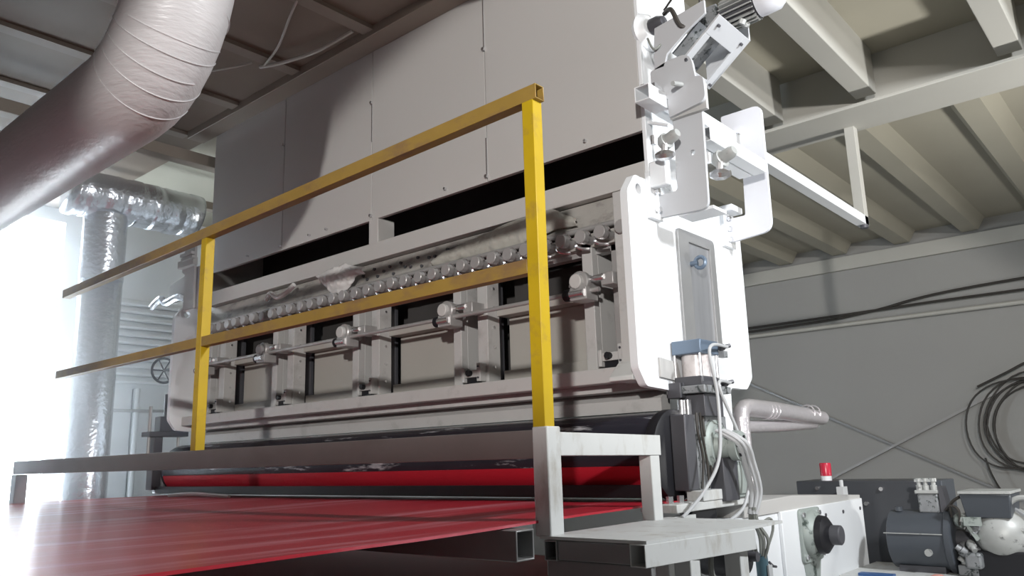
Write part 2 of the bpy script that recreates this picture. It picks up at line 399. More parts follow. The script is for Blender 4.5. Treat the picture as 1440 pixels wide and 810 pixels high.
for i in range(22):
    x = -2.95-.052*i
    z = 2.80+.035*math.sin(i*2.4)
    yy = 3.215+(z-2.72)*.25
    MB().cyl((x, yy+.004, z), (x, yy-.012, z), .010, n=8).build('bolt', DGREY, man)

# adjuster shaft and gearboxes
sh = MB().cyl((-5.9, 3.10, 2.385), (-2.1, 3.10, 2.385), .012, n=10).build('adjuster_shaft', GALV,
      label='thin horizontal steel shaft linking the row of small gearboxes', category='shaft')
WH = ['beside the right-hand white end plate', 'on the post pair next to the yellow corner post', 'second along the shaft from the yellow corner post',
      'third along the shaft from the yellow corner post', 'at the far end of the shaft behind the distant yellow post']
gb = thing('gearbox', (-2.2, 3.1, 2.36), 'small grey gearbox '+WH[0], 'gearbox', 'small gearboxes along the adjuster shaft')
MB().lathe((-2.2, 3.20, 2.432), (-2.2, 3.07, 2.432), [(0, .046), (.7, .046), (.75, .054), (.95, .054), (1, .048)], 20).build('housing', GALV, gb)
MB().lathe((-2.205, 3.075, 2.432), (-2.205, 3.045, 2.432), [(0, .036), (.85, .036), (1, .031)], 18).build('cap', PANEL, gb)
MB().plate([(-2.25, 2.34), (-2.15, 2.34), (-2.15, 2.40), (-2.17, 2.42), (-2.23, 2.42), (-2.25, 2.40)], 'XZ', 3.06, 3.16).build('saddle', GALV, gb, bevel=.004)
MB().cyl((-2.24, 3.055, 2.372), (-2.16, 3.055, 2.372), .018, n=12).build('pinion', CHROME, gb)
MB().lathe((-2.255, 3.09, 2.378), (-2.305, 3.09, 2.378), [(0, .022), (.3, .030), (.8, .030), (1, .02)], 14).build('knob', BLACK, gb)
MB().cyl((-2.25, 3.1, 2.42), (-2.275, 3.1, 2.425), .008, n=8).build('pin', GALV, gb)
MB().lathe((-2.15, 3.1, 2.44), (-2.07, 3.1, 2.44), [(0, .012), (.25, .012), (.3, .017), (.9, .017), (1, .012)], 12).build('coupling', CHROME, gb)
MB().box(-2.09, -2.02, 3.10, 3.20, 2.40, 2.46).build('mount', GALV, gb, bevel=.004)
for i in range(1, 5): copy_thing(gb, (-.92*i if i < 4 else -3.6, 0, -.008*i if i < 4 else -.03), 'small grey gearbox '+WH[i])

# lower latches
WL = ['at the foot of the end post beside the white end plate', 'left of the yellow corner post, on the first post pair', 'on the second post pair from the yellow corner post',
      'on the third post pair from the yellow corner post', 'on the last post pair, just right of the distant yellow post']
lt = thing('latch', (-2.075, 3.15, 2.01), 'small grey hinge latch '+WL[0], 'latch', 'hinge latches along the bottom rail')
MB().box(-2.145, -2.03, 3.155, 3.175, 2.045, 2.085).build('latch_bar', GREYP, lt, bevel=.003)
MB().box(-2.165, -2.145, 3.15, 3.2, 2.02, 2.10).build('ear', GREYP, lt, bevel=.003)
MB().box(-2.05, -2.022, 3.15, 3.2, 2.02, 2.12).build('ear', GREYP, lt, bevel=.003)
MB().cyl((-2.10, 3.157, 2.068), (-2.10, 3.13, 2.068), .017, n=8).build('bolt', BLACK, lt)
for q in (2.04, 2.10): MB().cyl((-2.036, 3.152, q), (-2.036, 3.144, q), .006, n=6).build('screw', DGREY, lt)
MB().box(-2.14, -2.055, 3.17, 3.2, 2.0, 2.045).build('strike', BLACK, lt)
for i in range(1, 5): copy_thing(lt, (-.915*i, 0, 0), 'small grey hinge latch '+WL[i])

# plastic film and rags caught on the manifold
def crumple(x0, x1, zt, zb, yb, amp, nx=60, nz_=10, seed=0, th=.004):
    m = MB(); g = []
    for i in range(nx+1):
        row = []
        for j in range(nz_+1):
            u, v = i/nx, j/nz_
            x = x0+(x1-x0)*u; z = zt(u)+(zb(u)-zt(u))*v
            y = yb-.012-amp*(.5+.5*noise(x*9+seed, z*16))-amp*.6*abs(noise(x*25, z*30+seed))-amp*math.sin(math.pi*v)
            row.append(m.bm.verts.new((x+.01*noise(z*20, x*10, seed), y, z+.012*noise(x*14, z*14, seed))))
        g.append(row)
    for i in range(nx):
        for j in range(nz_): m.bm.faces.new((g[i][j], g[i+1][j], g[i+1][j+1], g[i][j+1]))
    return m
f = crumple(-3.35, -2.28, lambda u: 2.79+.10*min(1, u*1.6)-.01*u*u-.6*max(0, u-.85), lambda u: 2.735+.05*max(0, u-.5)+.012*math.sin(u*9), 3.225, .016, 110, 16, 3).build('plastic_film', FILM,
     label='long crumpled clear plastic film draped along the nozzle manifold', category='plastic film', sharp=180)
md = f.modifiers.new('thick', 'SOLIDIFY'); md.thickness = .003
f = crumple(-4.42, -3.93, lambda u: 2.87+.03*math.sin(math.pi*u)-.10*max(0, u-.55), lambda u: 2.83-.12*math.sin(math.pi*min(1, u*1.2))-.04*u, 3.19, .028, 50, 18, 9).build('plastic_bag', RAG,
     label='bunched pale plastic bag hanging over the nozzles near the slot divider', category='bag', sharp=180)
md = f.modifiers.new('thick', 'SOLIDIFY'); md.thickness = .003
MB().tube(spline([(-5.08, 3.17, 2.80), (-5.0, 3.15, 2.83), (-4.9, 3.14, 2.785), (-4.82, 3.15, 2.80), (-4.72, 3.16, 2.85)], 6), .018, 8).build('white_rag', RAG,
     label='twisted white rag lying on the manifold near the distant yellow post', category='rag')

# =================================================================== ROLL, FELT AND BELT
ro = thing('press_roll', (-3.95, 3.21, 1.41), 'big black rubber roll with white residue below the machine frame', 'roller')
MB().cyl((-6.25, 3.21, 1.60), (-1.86, 3.21, 1.60), .19, n=48).build('roll_shell', RUBBER, ro)
MB().lathe((-1.86, 3.21, 1.60), (-1.80, 3.21, 1.60), [(0, .195), (.2, .20), (.85, .20), (1, .18)], 40).build('end_disc', BLACK, ro)
fe = MB(); pts = []
for i in range(9):
    a = R(-13-i*3.4); pts.append((3.21-.197*math.cos(a), 1.60+.197*math.sin(a)))
inn = [(y+.006, z+.001) for y, z in pts][::-1]
fe.plate(pts+inn, 'YZ', -6.2, -1.87).build('red_felt', REDF, label='narrow red felt band across the front of the black press roll', category='felt')
MB().box(-6.3, -1.84, 3.01, 3.05, 1.425, 1.476).build('shade_bar', BLACK, label='long black bar added as the shade between the red felt band and the red belt', category='bar')  # black bar added for the dark, shaded underside of the roll
bl = thing('conveyor_belt', (-4, 1.2, 1.1), 'wide shiny red belt running out in front of the machine', 'belt')
def belt(z, t, x_off=0):
    m = MB(); n = 24; top = []
    for i in range(n+1):
        y = 3.3-(4.3)*i/n
        xr = -1.765+(.0739)*(2.9-y) + x_off
        xs = [xr+(-6.45-xr)*q/30 for q in range(31)]
        sag = lambda x: .004*math.sin(y*3)+.003*noise(x*2, y*2)
        top.append([m.bm.verts.new((x, y, z+sag(x))) for x in xs])
    bot = [[m.bm.verts.new((v.co.x, v.co.y, v.co.z-t)) for v in r_] for r_ in top]
    for i in range(n):
        for j in range(30):
            m.bm.faces.new((top[i][j], top[i+1][j], top[i+1][j+1], top[i][j+1])); m.bm.faces.new((bot[i][j], bot[i][j+1], bot[i+1][j+1], bot[i+1][j]))
        for j in (0, 30): m.bm.faces.new((top[i][j], top[i+1][j], bot[i+1][j], bot[i][j]))
    for i in (0, n):
        for j in range(30): m.bm.faces.new((top[i][j], top[i][j+1], bot[i][j+1], bot[i][j]))
    return m
belt(1.402, .008).build('belt_top_run', BELT, bl)
belt(1.12, .008, -.25).build('belt_return_run', REDF, bl)
MB().cyl((-6.4, -1.0, 1.26), (-1.6, -1.0, 1.26), .136, n=24).build('tail_roll', DGREY, bl)
MB().box(-6.3, -2.0, 2.6, 2.7, .0, 1.1).build('under_belt_shade', DPANEL, bl)  # dark panel added to darken the shaded space under the belt
MB().tube(spline([(-5.9, 2.93, 1.415), (-5.5, 2.9, 1.43), (-5.1, 2.95, 1.412)], 6), .014, 6).build('scrap_strip', RAG,
   label='small white scrap lying at the far back of the red belt', category='scrap')

# =================================================================== RAILING, BEAM, STEP, PLATFORM
MB().sqtube((-6.6, 2.13, 1.648), (-1.71, 2.13, 1.648), .06, .094, .005).build('walkway_beam', STEEL, bevel=.004,
    label='long brownish steel beam carrying the yellow railing', category='beam')
rl = thing('railing', (-3.9, 2.12, 1.69), 'yellow square-tube safety railing standing on the brown beam', 'railing')
MB().sqtube((-5.95, 2.12, 2.831), (-1.65, 2.12, 2.905), .05, .058, .004).build('top_rail', WORN_SHADE, rl, bevel=.004)
MB().sqtube((-5.95, 2.12, 2.262), (-1.72, 2.12, 2.262), .045, .052, .004).build('mid_rail', WORN_SHADE, rl, bevel=.004)
MB().sqtube((-1.692, 2.122, 1.70), (-1.692, 2.122, 2.878), .052, .052, .004, up=(0, 1, 0)).build('post', YELLOW, rl, bevel=.004)
MB().sqtube((-4.0, 2.122, 1.694), (-4.0, 2.122, 2.835), .052, .052, .004, up=(0, 1, 0)).build('post', YELLOW, rl, bevel=.004)
st = thing('steel_step', (-1.69, 2.4, 1.36), 'white-painted steel step frame at the foot of the yellow corner post', 'step')
MB().box(-1.72, -1.655, 2.092, 2.165, 1.352, 1.705).build('post', PRIMER, st, bevel=.005)
MB().sqtube((-1.69, 2.165, 1.647), (-1.69, 2.82, 1.638), .062, .078, .005).build('top_tube', PRIMER, st, bevel=.005)
MB().box(-1.718, -1.662, 2.745, 2.81, 1.352, 1.60).build('leg', PRIMER, st, bevel=.004)
pf = thing('step_platform', (-1.46, 2.4, 0), 'low grey steel platform below the white step frame', 'platform')
MB().plate([(-1.70, 2.09), (-1.30, 2.09), (-1.225, 2.66), (-1.225, 2.9), (-1.70, 2.9)], 'XY', 1.345, 1.355).build('deck_plate', PRIMER, pf)
MB().sqtube((-1.655, 2.085, 1.312), (-1.655, 2.88, 1.312), .05, .062, .004).build('tube', STEELG, pf, bevel=.003)
MB().sqtube((-1.33, 2.085, 1.312), (-1.25, 2.66, 1.312), .06, .066, .004).build('tube', PRIMER, pf, bevel=.003)
MB().box(-1.63, -1.36, 2.092, 2.14, 1.284, 1.343).build('front_tube', STEELG, pf, bevel=.003)
MB().box(-1.69, -1.30, 2.11, 2.13, .6, 1.281).build('front_plate', STEELG, pf, bevel=.003)
for x, y in ((-1.30, 2.32), (-1.66, 2.8), (-1.28, 2.62)):
    MB().box(x-.03, x+.03, y-.03, y+.03, 0, 1.281).build('leg', PRIMER, pf, bevel=.004)
MB().box(-1.73, -1.69, 2.86, 3.12, 1.33, 1.352).build('ledge', PRIMER, pf)
tb = MB().sqtube((-5.2, 1.94, 1.343), (-1.635, 1.94, 1.343), .085, .092, .006).build('box_tube', STEELG, bevel=.004,
   label='heavy open-ended square steel tube under the edge of the red belt', category='tube')
MB().box(-6.59, -6.5, 2.09, 2.17, 0, 1.6).build('walkway_post', STEELG, bevel=.004, label='grey steel post under the far end of the brown beam', category='post')

# =================================================================== END BRACKETS (operator side)
Lp = thing('bracket', (-1.66, 3.26, 2.68), 'grey L-shaped bracket plate bolted to the front of the white end plate', 'bracket')
MB().plate(rnd([(-1.85, 2.71), (-1.85, 2.82), (-1.725, 2.82), (-1.72, 3.30), (-1.565, 3.30), (-1.575, 2.715), (-1.60, 2.70)], [0, 0, .02, 0, 0, .03, .02]), 'XZ', 3.245, 3.265,
           [circ(-1.632, 2.985, .014, 14)]).build('web', BRACKET_SHADE, Lp, bevel=.003)
MB().box(-1.85, -1.825, 3.165, 3.275, 2.695, 2.90).build('flange', WHITE, Lp, bevel=.003)
MB().box(-1.86, -1.79, 3.18, 3.30, 2.90, 2.93).build('cap_block', WHITE, Lp, bevel=.004)
for z in (2.74, 2.83): MB().cyl((-1.825, 3.21, z), (-1.80, 3.21, z), .014, n=6).build('bolt', CHROME, Lp)
MB().box(-1.74, -1.56, 3.265, 3.40, 2.70, 2.715).build('foot_flange', WHITE, Lp)
Cp = thing('bracket', (-1.7, 4.0, 2.73), 'white C-shaped bracket plate bolted to the rear of the white end plate', 'bracket')
MB().plate(rnd([(-1.85, 2.725), (-1.85, 2.86), (-1.725, 2.86), (-1.71, 3.335), (-1.815, 3.365), (-1.815, 3.462), (-1.578, 3.462), (-1.585, 2.745)],
               [0, 0, .012, .012, 0, .01, .05, .06]), 'XZ', 3.99, 4.01).build('web', LAVW, Cp, bevel=.003)
MB().box(-1.85, -1.825, 3.935, 4.06, 2.70, 2.89).build('flange', WHITE, Cp, bevel=.003)
MB().box(-1.86, -1.77, 3.93, 4.06, 2.89, 2.925).build('cap_block', WHITE, Cp, bevel=.004)
for z in (2.74, 2.80, 2.86): MB().cyl((-1.825, 3.975, z), (-1.805, 3.975, z), .014, n=6).build('bolt', CHROME, Cp)
for x in (-1.80, -1.765): MB().cyl((x, 3.99, 3.345), (x, 3.93, 3.345), .017, n=6).build('bolt', CHROME, Cp)
# bar with hanger running to the cross beam
hb = thing('hanger_frame', (-1.77, 4.7, 3.26), 'white tube frame hanging from the ceiling cross beam behind the C-shaped bracket', 'hanger')
MB().sqtube((-1.775, 3.30, 3.315), (-1.775, 6.30, 3.315), .075, .07, .005).build('bar', WHITE, hb, bevel=.004)
MB().sqtube((-1.775, 6.26, 3.28), (-1.775, 6.26, 4.47), .075, .085, .005, up=(0, 1, 0)).build('hanger', JOIST, hb, bevel=.004)
MB().cyl((-1.76, 6.25, 3.28), (-1.76, 6.25, 3.255), .03, n=10).build('bolt', DGREY, hb)
tw = thing('tube_stub', (-1.66, 3.35, 3.04), 'pair of short open white square tubes beside the L-shaped bracket', 'tube stub')
for x in (-1.585, -1.665): MB().sqtube((x, 3.28, 3.07), (x, 3.9, 3.07), .07, .07, .005).build('tube', WHITE, tw, bevel=.003)
# pipe fittings either side of the L plate
def fitting(name, c, label, s=1.0):
    t = thing(name, c, label, 'fitting'); c = Vector(c)
    MB().lathe(c+Vector((-.045, .02, .01))*s, c+Vector((.05, 0, .035))*s, [(0, .02*s), (.15, .034*s), (.4, .038*s), (.45, .026*s), (.8, .026*s), (1, .018*s)], 12).build('body', GREYM, t)
    MB().cyl(c+Vector((-.01, 0, .03))*s, c+Vector((-.02, -.01, -.07))*s, .014*s, n=8).build('nipple', GALV, t)
    MB().lathe(c+Vector((-.05, -.02, -.05))*s, c+Vector((.03, -.01, -.06))*s, [(0, .012*s), (.3, .024*s), (.7, .024*s), (1, .012*s)], 8).build('nut', CHROME, t)
    MB().cyl(c+Vector((-.05, -.03, .04))*s, c+Vector((-.05, -.03, .0))*s, .013*s, n=8).build('pin', CHROME, t)
    return t
fitting('pipe_fitting', (-1.70, 3.14, 3.02), 'dull grey pipe fitting left of the L-shaped bracket', 1.1)
fitting('pipe_fitting', (-1.535, 3.36, 2.945), 'white crusted pipe fitting right of the L-shaped bracket', 1.2)
MB().box(-1.83, -1.735, 3.17, 3.215, 2.84, 2.97).build('switch_box', WHITE, bevel=.008,
    label='small white box beneath the dull grey pipe fitting', category='box')
# upper rounded plate, open tube, motor mount
rp = thing('cam_plate', (-1.66, 3.21, 3.18), 'rounded light grey cam plate above the L-shaped bracket', 'plate')
MB().plate(rnd([(-1.80, 3.30), (-1.80, 3.44), (-1.70, 3.465), (-1.58, 3.465), (-1.565, 3.335), (-1.525, 3.325), (-1.522, 3.20), (-1.70, 3.175), (-1.715, 3.175), (-1.715, 3.27)],
               [0, .01, .02, .06, .0, .03, .04, 0, 0, 0]), 'XZ', 3.20, 3.22).build('web', BRACKET_SHADE, rp, bevel=.003)
MB().cyl((-1.635, 3.20, 3.315), (-1.645, 3.13, 3.30), .012, n=10).build('pin', GREYM, rp)
MB().cyl((-1.60, 3.20, 3.43), (-1.60, 3.19, 3.43), .008, n=6).build('screw', DGREY, rp)
MB().box(-1.72, -1.53, 3.22, 3.245, 3.17, 3.30).build('spacer', GREYP, rp)
ot = thing('open_tube', (-1.76, 3.1, 3.22), 'short open-ended white square tube sticking out beside the cam plate', 'tube')
MB().sqtube((-1.762, 3.04, 3.262), (-1.762, 3.22, 3.262), .082, .078, .006).build('tube', WHITE, ot, bevel=.003)
MB().box(-1.79, -1.77, 3.08, 3.12, 3.301, 3.325).box(-1.75, -1.735, 3.12, 3.19, 3.301, 3.335).build('clip', CHROME, ot)
MB().cyl((-1.85, 3.23, 3.20), (-1.72, 3.20, 3.135), .009, n=8).build('rod', WHITE, ot)
mm = thing('motor_mount', (-1.6, 3.35, 3.38), 'folded light grey motor mount with a square window above the cam plate', 'mount')
MB().plate([(-1.775, 3.50), (-1.76, 3.66), (-1.485, 3.70), (-1.485, 3.63), (-1.59, 3.575), (-1.70, 3.50), (-1.72, 3.44), (-1.775, 3.44)], 'XZ', 3.20, 3.215).build('front_gusset', BRACKET_SHADE, mm, bevel=.003)
def slope(u, v, n):   # inclined plate coordinates: u along the slope, v along Y, n normal
    d = Vector((.80, 0, .60)); nn = Vector((-.60, 0, .80)); return Vector((-1.66, 3.215, 3.42))+d*u+Vector((0, 1, 0))*v+nn*n
m = MB()
for (u0, u1, v0, v1) in ((0, .30, .27, .33), (.20, .30, 0, .27), (0, .03, 0, .27), (.03, .2, 0, .05)):
    m.hexa([slope(u0, v0, 0), slope(u1, v0, 0), slope(u1, v1, 0), slope(u0, v1, 0), slope(u0, v0, .012), slope(u1, v0, .012), slope(u1, v1, .012), slope(u0, v1, .012)])
m.build('window_plate', BRACKET_SHADE, mm, bevel=.002)
MB().plate([(-1.66, 3.42), (-1.42, 3.60), (-1.42, 3.70), (-1.66, 3.60)], 'XZ', 3.53, 3.545).build('rear_gusset', BRACKET_SHADE, mm)
m = MB(); m.hexa([slope(.03, .04, .10), slope(.22, .04, .10), slope(.22, .28, .10), slope(.03, .28, .10), slope(.03, .04, .11), slope(.22, .04, .11), slope(.22, .28, .11), slope(.03, .28, .11)])
m.build('drive_block', CAST, mm)
for u, v in ((.26, .04), (.26, .28), (.02, .30)): MB().cyl(slope(u, v, 0), slope(u, v, -.012), .008, n=6).build('screw', DGREY, mm)
mo = thing('drive_motor', (-1.35, 3.42, 3.64), 'small finned electric motor above the folded motor mount', 'motor')
def ax(t): return Vector((-1.50, 3.42, 3.70))+Vector((.30, 0, .015))*t
MB().lathe(ax(0), ax(.62), [(0, .05), (.05, .066), (.95, .066), (1, .05)], 24).build('stator', DGREY, mo)
for i in range(20):
    a = 2*math.pi*i/20; q = Vector((0, math.cos(a), math.sin(a)))
    MB().bar(ax(.05)+q*.071, ax(.6)+q*.071, .006, .022, up=q).build('fin', GREYM, mo)
MB().lathe(ax(.62), ax(1), [(0, .072), (.2, .074), (.8, .072), (1, .055)], 24).build('fan_cover', LAVW, mo)
for y in (-.03, .01): MB().cyl(ax(.35)+Vector((0, y, -.09)), ax(.35)+Vector((.012, y, -.07)), .018, n=8).build('lug', GREYM, mo)
MB().box(-1.60, -1.50, 3.36, 3.48, 3.66, 3.76).build('terminal_box', CAST, mo, bevel=.006)
hw = thing('limit_switch', (-1.8, 3.18, 3.7), 'white rounded housing with dark plunger and looping wires on the hood side', 'switch')
MB().lathe((-1.845, 3.28, 3.70), (-1.79, 3.26, 3.70), [(0, .10), (.4, .105), (1, .07)], 24).build('housing', WHITE, hw)
MB().lathe((-1.79, 3.25, 3.70), (-1.72, 3.23, 3.70), [(0, .045), (.6, .04), (1, .025)], 14).build('plunger', DGREY, hw)
MB().tube(spline([(-1.72, 3.24, 3.74), (-1.66, 3.2, 3.72), (-1.62, 3.2, 3.62), (-1.58, 3.22, 3.60)], 6), .012, 8).build('wire', CABLEB, hw)
MB().tube(spline([(-1.72, 3.24, 3.76), (-1.60, 3.2, 3.80), (-1.52, 3.22, 3.74), (-1.55, 3.25, 3.66)], 6), .006, 6).build('wire', CABLEB, hw)
MB().tube(spline([(-1.80, 3.2, 3.62), (-1.76, 3.18, 3.54), (-1.73, 3.2, 3.56)], 6), .006, 6).build('wire', CABLEG, hw)

# far-side brackets on the distant end plate
fb = thing('bracket', (-6.0, 3.0, 2.85), 'white upright bracket plate on the distant end plate behind the far yellow post', 'bracket')
MB().plate(rnd([(-6.04, 2.84), (-6.04, 3.13), (-6.09, 3.16), (-6.06, 3.36), (-5.90, 3.36), (-5.88, 2.84)], [0, .01, .02, .06, .02, 0]), 'XZ', 3.02, 3.04).build('web', PANEL, fb, bevel=.003)
MB().box(-6.09, -5.84, 2.98, 3.02, 3.18, 3.24).build('cross_arm', PANEL, fb, bevel=.003)
for y, z in ((2.96, 3.225), (2.95, 3.255)): MB().box(-6.0, -5.82, y, y+.03, z, z+.022).build('rod', PANEL, fb)
MB().box(-5.92, -5.84, 3.05, 3.09, 2.84, 3.18).build('strut', WHITE, fb)
MB().plate(rnd([(-6.45, 2.97), (-6.45, 3.12), (-6.1, 3.18), (-5.97, 3.15), (-5.97, 3.04), (-6.1, 2.98), (-6.3, 2.95)], .02), 'XZ', 3.1, 3.12).build('arm_plate', PANEL, fb)
MB().tube(spline([(-6.75, 3.1, 2.98), (-6.6, 3.1, 3.03), (-6.5, 3.1, 2.98), (-6.3, 3.1, 3.0), (-6.15, 3.1, 2.96)], 6), .03, 8).build('foil_hose', FOIL,
   label='short foil-wrapped hose beside the distant bracket', category='hose')
va = thing('hand_wheel', (-6.5, 3.05, 2.3), 'dark spoked hand wheel at the edge of the distant end plate', 'hand wheel')
MB().arc((-6.42, 3.08, 2.40), (1, 0, 0), .10, .010, 0, 360, 24, 6).build('rim', DGREY, va)
for a in (0, 60, 120):
    q = Vector((0, math.cos(R(a)), math.sin(R(a))))*.1; MB().cyl(Vector((-6.42, 3.08, 2.40))-q, Vector((-6.42, 3.08, 2.40))+q, .006, n=6).build('spoke', DGREY, va)
MB().cyl((-6.42, 3.08, 2.4), (-6.155, 3.08, 2.4), .012, n=8).build('spindle', DGREY, va)
fm = thing('far_bearing', (-6.35, 3.1, 1.42), 'dark bearing stack of the press roll at the distant end', 'bearing')
MB().box(-6.42, -6.28, 2.93, 3.25, 1.86, 1.90).build('plate', DGREY, fm, bevel=.004)
MB().box(-6.40, -6.30, 3.02, 3.22, 1.90, 2.02).build('cap', DGREY, fm, bevel=.006)
MB().box(-6.40, -6.30, 2.98, 3.05, 1.45, 1.86).build('column', DGREY, fm, bevel=.004)
MB().box(-6.44, -6.28, 3.05, 3.35, 1.42, 1.72).build('housing', CAST, fm, bevel=.01)
for y in (2.96, 3.2): MB().cyl((-6.35, y, 1.72), (-6.35, y, 2.1), .014, n=8).build('stud', GALV, fm)
MB().cyl((-6.35, 3.1, 2.0), (-6.35, 3.1, 2.2), .03, n=12).build('ram', DGREY, fm)

# =================================================================== PNEUMATIC CYLINDER AND BEARING (operator side)
pc = thing('pneumatic_cylinder', (-1.78, 3.39, 1.77), 'pneumatic cylinder with blue-grey head on the white end plate', 'cylinder')
MB().box(-1.845, -1.695, 3.29, 3.47, 2.05, 2.115).build('head', BLUEC, pc, bevel=.005)
MB().lathe((-1.77, 3.38, 1.945), (-1.77, 3.38, 2.05), [(0, .066), (1, .066)], 28).build('barrel', GLASSY, pc)
for x in (-1.835, -1.705):
    for y in (3.30, 3.46): MB().cyl((x, y, 1.92), (x, y, 2.06), .007, n=8).build('tie_rod', CHROME, pc)
MB().box(-1.84, -1.70, 3.29, 3.47, 1.905, 1.947).build('foot', DGREY, pc, bevel=.004)
MB().box(-1.87, -1.675, 3.26, 3.50, 1.868, 1.903).build('base_plate', CAST, pc, bevel=.004)
MB().box(-1.86, -1.79, 3.25, 3.30, 1.85, 1.92).build('clamp', DGREY, pc, bevel=.004)
MB().box(-1.83, -1.70, 3.30, 3.48, 1.765, 1.868).build('neck', DGREY, pc, bevel=.004)
for x, r_ in ((-1.80, .022), (-1.77, .016)): MB().cyl((x, 3.27, 1.765), (x, 3.27, 1.84), r_, n=12).build('spring', CHROME, pc)
for z in (2.085, 1.915):
    f = MB().lathe((-1.69, 3.47, z), (-1.66, 3.52, z+.012), [(0, .016), (.4, .016), (.45, .010), (1, .010)], 8).build('air_fitting', DGREY, pc)
    MB().box(-1.70, -1.67, 3.47, 3.51, z-.045, z-.015).build('valve', CAST, f)
bh = thing('roll_bearing', (-1.75, 3.36, 1.34), 'dark grey bearing housing at the operator end of the press roll', 'bearing')
MB().box(-1.80, -1.725, 3.15, 3.24, 1.445, 1.772).build('front_block', DGREY, bh, bevel=.006)
MB().box(-1.83, -1.735, 3.24, 3.57, 1.43, 1.772).build('housing', CAST, bh, bevel=.008)
MB().lathe((-1.735, 3.42, 1.635), (-1.70, 3.42, 1.635), [(0, .115), (.5, .115), (.7, .10), (1, .095)], 30).build('flange', GREENC, bh)
MB().lathe((-1.70, 3.42, 1.635), (-1.60, 3.42, 1.63), [(0, .07), (.3, .055), (.6, .052), (.65, .068), (1, .066)], 26).build('hub', GREENC, bh)
for i in range(6):
    a = 2*math.pi*i/6; MB().cyl((-1.60, 3.42+.045*math.cos(a), 1.63+.045*math.sin(a)), (-1.592, 3.42+.045*math.cos(a), 1.63+.045*math.sin(a)), .008, n=6).build('bolt', BLACK, bh)
MB().box(-1.735, -1.665, 3.36, 3.50, 1.39, 1.58).build('bracket_web', DGREY, bh, bevel=.004)
MB().box(-1.72, -1.66, 3.50, 3.585, 1.415, 1.56).build('side_block', GREENC, bh, bevel=.004)
MB().box(-1.76, -1.68, 3.18, 3.36, 1.40, 1.445).build('shoe', PRIMER, bh, bevel=.004)
MB().box(-1.75, -1.67, 3.43, 3.60, 1.40, 1.43).build('shoe', GREENC, bh, bevel=.004)
MB().box(-1.86, -1.685, 2.96, 3.68, 1.365, 1.40).build('base_rail', PRIMER, bh, bevel=.004)
for y in (3.0, 3.09): MB().cyl((-1.74, y, 1.40), (-1.74, y, 1.43), .015, n=6).build('bolt', CHROME, bh)
MB().box(-1.75, -1.70, 3.11, 3.33, 1.295, 1.365).build('slide_block', BLACK, bh, bevel=.004)
for q, y in enumerate((3.265, 3.30, 3.325)):
    MB().tube(spline([(-1.728, y, 1.78), (-1.722, y-.012, 1.70), (-1.722, y+.018, 1.58), (-1.722, y-.01+.03*q, 1.45)], 6), .006, 6).build('wire', CABLEB, bh)

# =================================================================== SIDE FRAME AND LOWER DRIVES
sf = thing('side_frame', (-1.85, 4.0, 0), 'white sheet-metal side box of the machine with an oily bearing opening', 'machine box')
MB().box(-2.05, -1.72, 2.80, 5.25, .0, 1.30).build('body', WHITE, sf, bevel=.006)
MB().box(-1.72, -1.70, 4.02, 5.26, .2, 1.302).build('cover_plate', WHITE, sf, bevel=.004)
MB().plate([(3.62, 1.30), (3.62, 1.362), (4.2, 1.372), (5.26, 1.322), (5.26, 1.30)], 'YZ', -2.05, -1.71).build('lid', PANEL, sf, bevel=.003)
MB().box(-1.722, -1.712, 4.03, 4.12, 1.24, 1.30).build('notch', DGREY, sf)
for y in (4.62, 4.90, 5.2): MB().cyl((-1.70, y, 1.245), (-1.694, y, 1.245), .010, n=8).build('screw', DGREY, sf)
fbz = thing('flange_bearing', (-1.66, 4.36, 1.06), 'oily flange bearing with dark shaft end on the white side box', 'bearing')
MB().plate(rnd([(4.22, 1.03), (4.22, 1.30), (4.50, 1.30), (4.50, 1.03)], .03), 'YZ', -1.70, -1.685).build('base', GREENC, fbz, bevel=.003)
MB().lathe((-1.685, 4.36, 1.165), (-1.64, 4.36, 1.165), [(0, .125), (.5, .12), (1, .095)], 28).build('housing', GREENC, fbz)
MB().lathe((-1.64, 4.36, 1.165), (-1.58, 4.36, 1.165), [(0, .10), (.5, .095), (1, .055)], 24).build('collar', BLACK, fbz)
MB().lathe((-1.58, 4.36, 1.165), (-1.53, 4.36, 1.165), [(0, .05), (.9, .05), (1, .044)], 20).build('shaft_end', DGREY, fbz)
for y in (4.25, 4.47):
    for z in (1.06, 1.27): MB().cyl((-1.685, y, z), (-1.67, y, z), .014, n=6).build('bolt', CHROME, fbz)
MB().plate([(4.24, 1.03), (4.48, 1.03), (4.44, .92), (4.40, .86), (4.35, .95), (4.30, .83), (4.27, .90)], 'YZ', -1.70, -1.697).build('oil_stain', GREENC, fbz)
bd = thing('black_pulley', (-1.52, 3.15, 1.08), 'black pulley drum under the grey platform', 'pulley')
MB().lathe((-1.72, 3.16, 1.19), (-1.50, 3.16, 1.19), [(0, .07), (.2, .085), (.85, .085), (1, .07)], 28).build('drum', BLACK, bd)
MB().cyl((-1.72, 3.16, 1.19), (-1.45, 3.16, 1.19), .02, n=12).build('shaft', DGREY, bd)
MB().box(-1.66, -1.56, 3.13, 3.19, .9, 1.12).build('stand', CAST, bd)

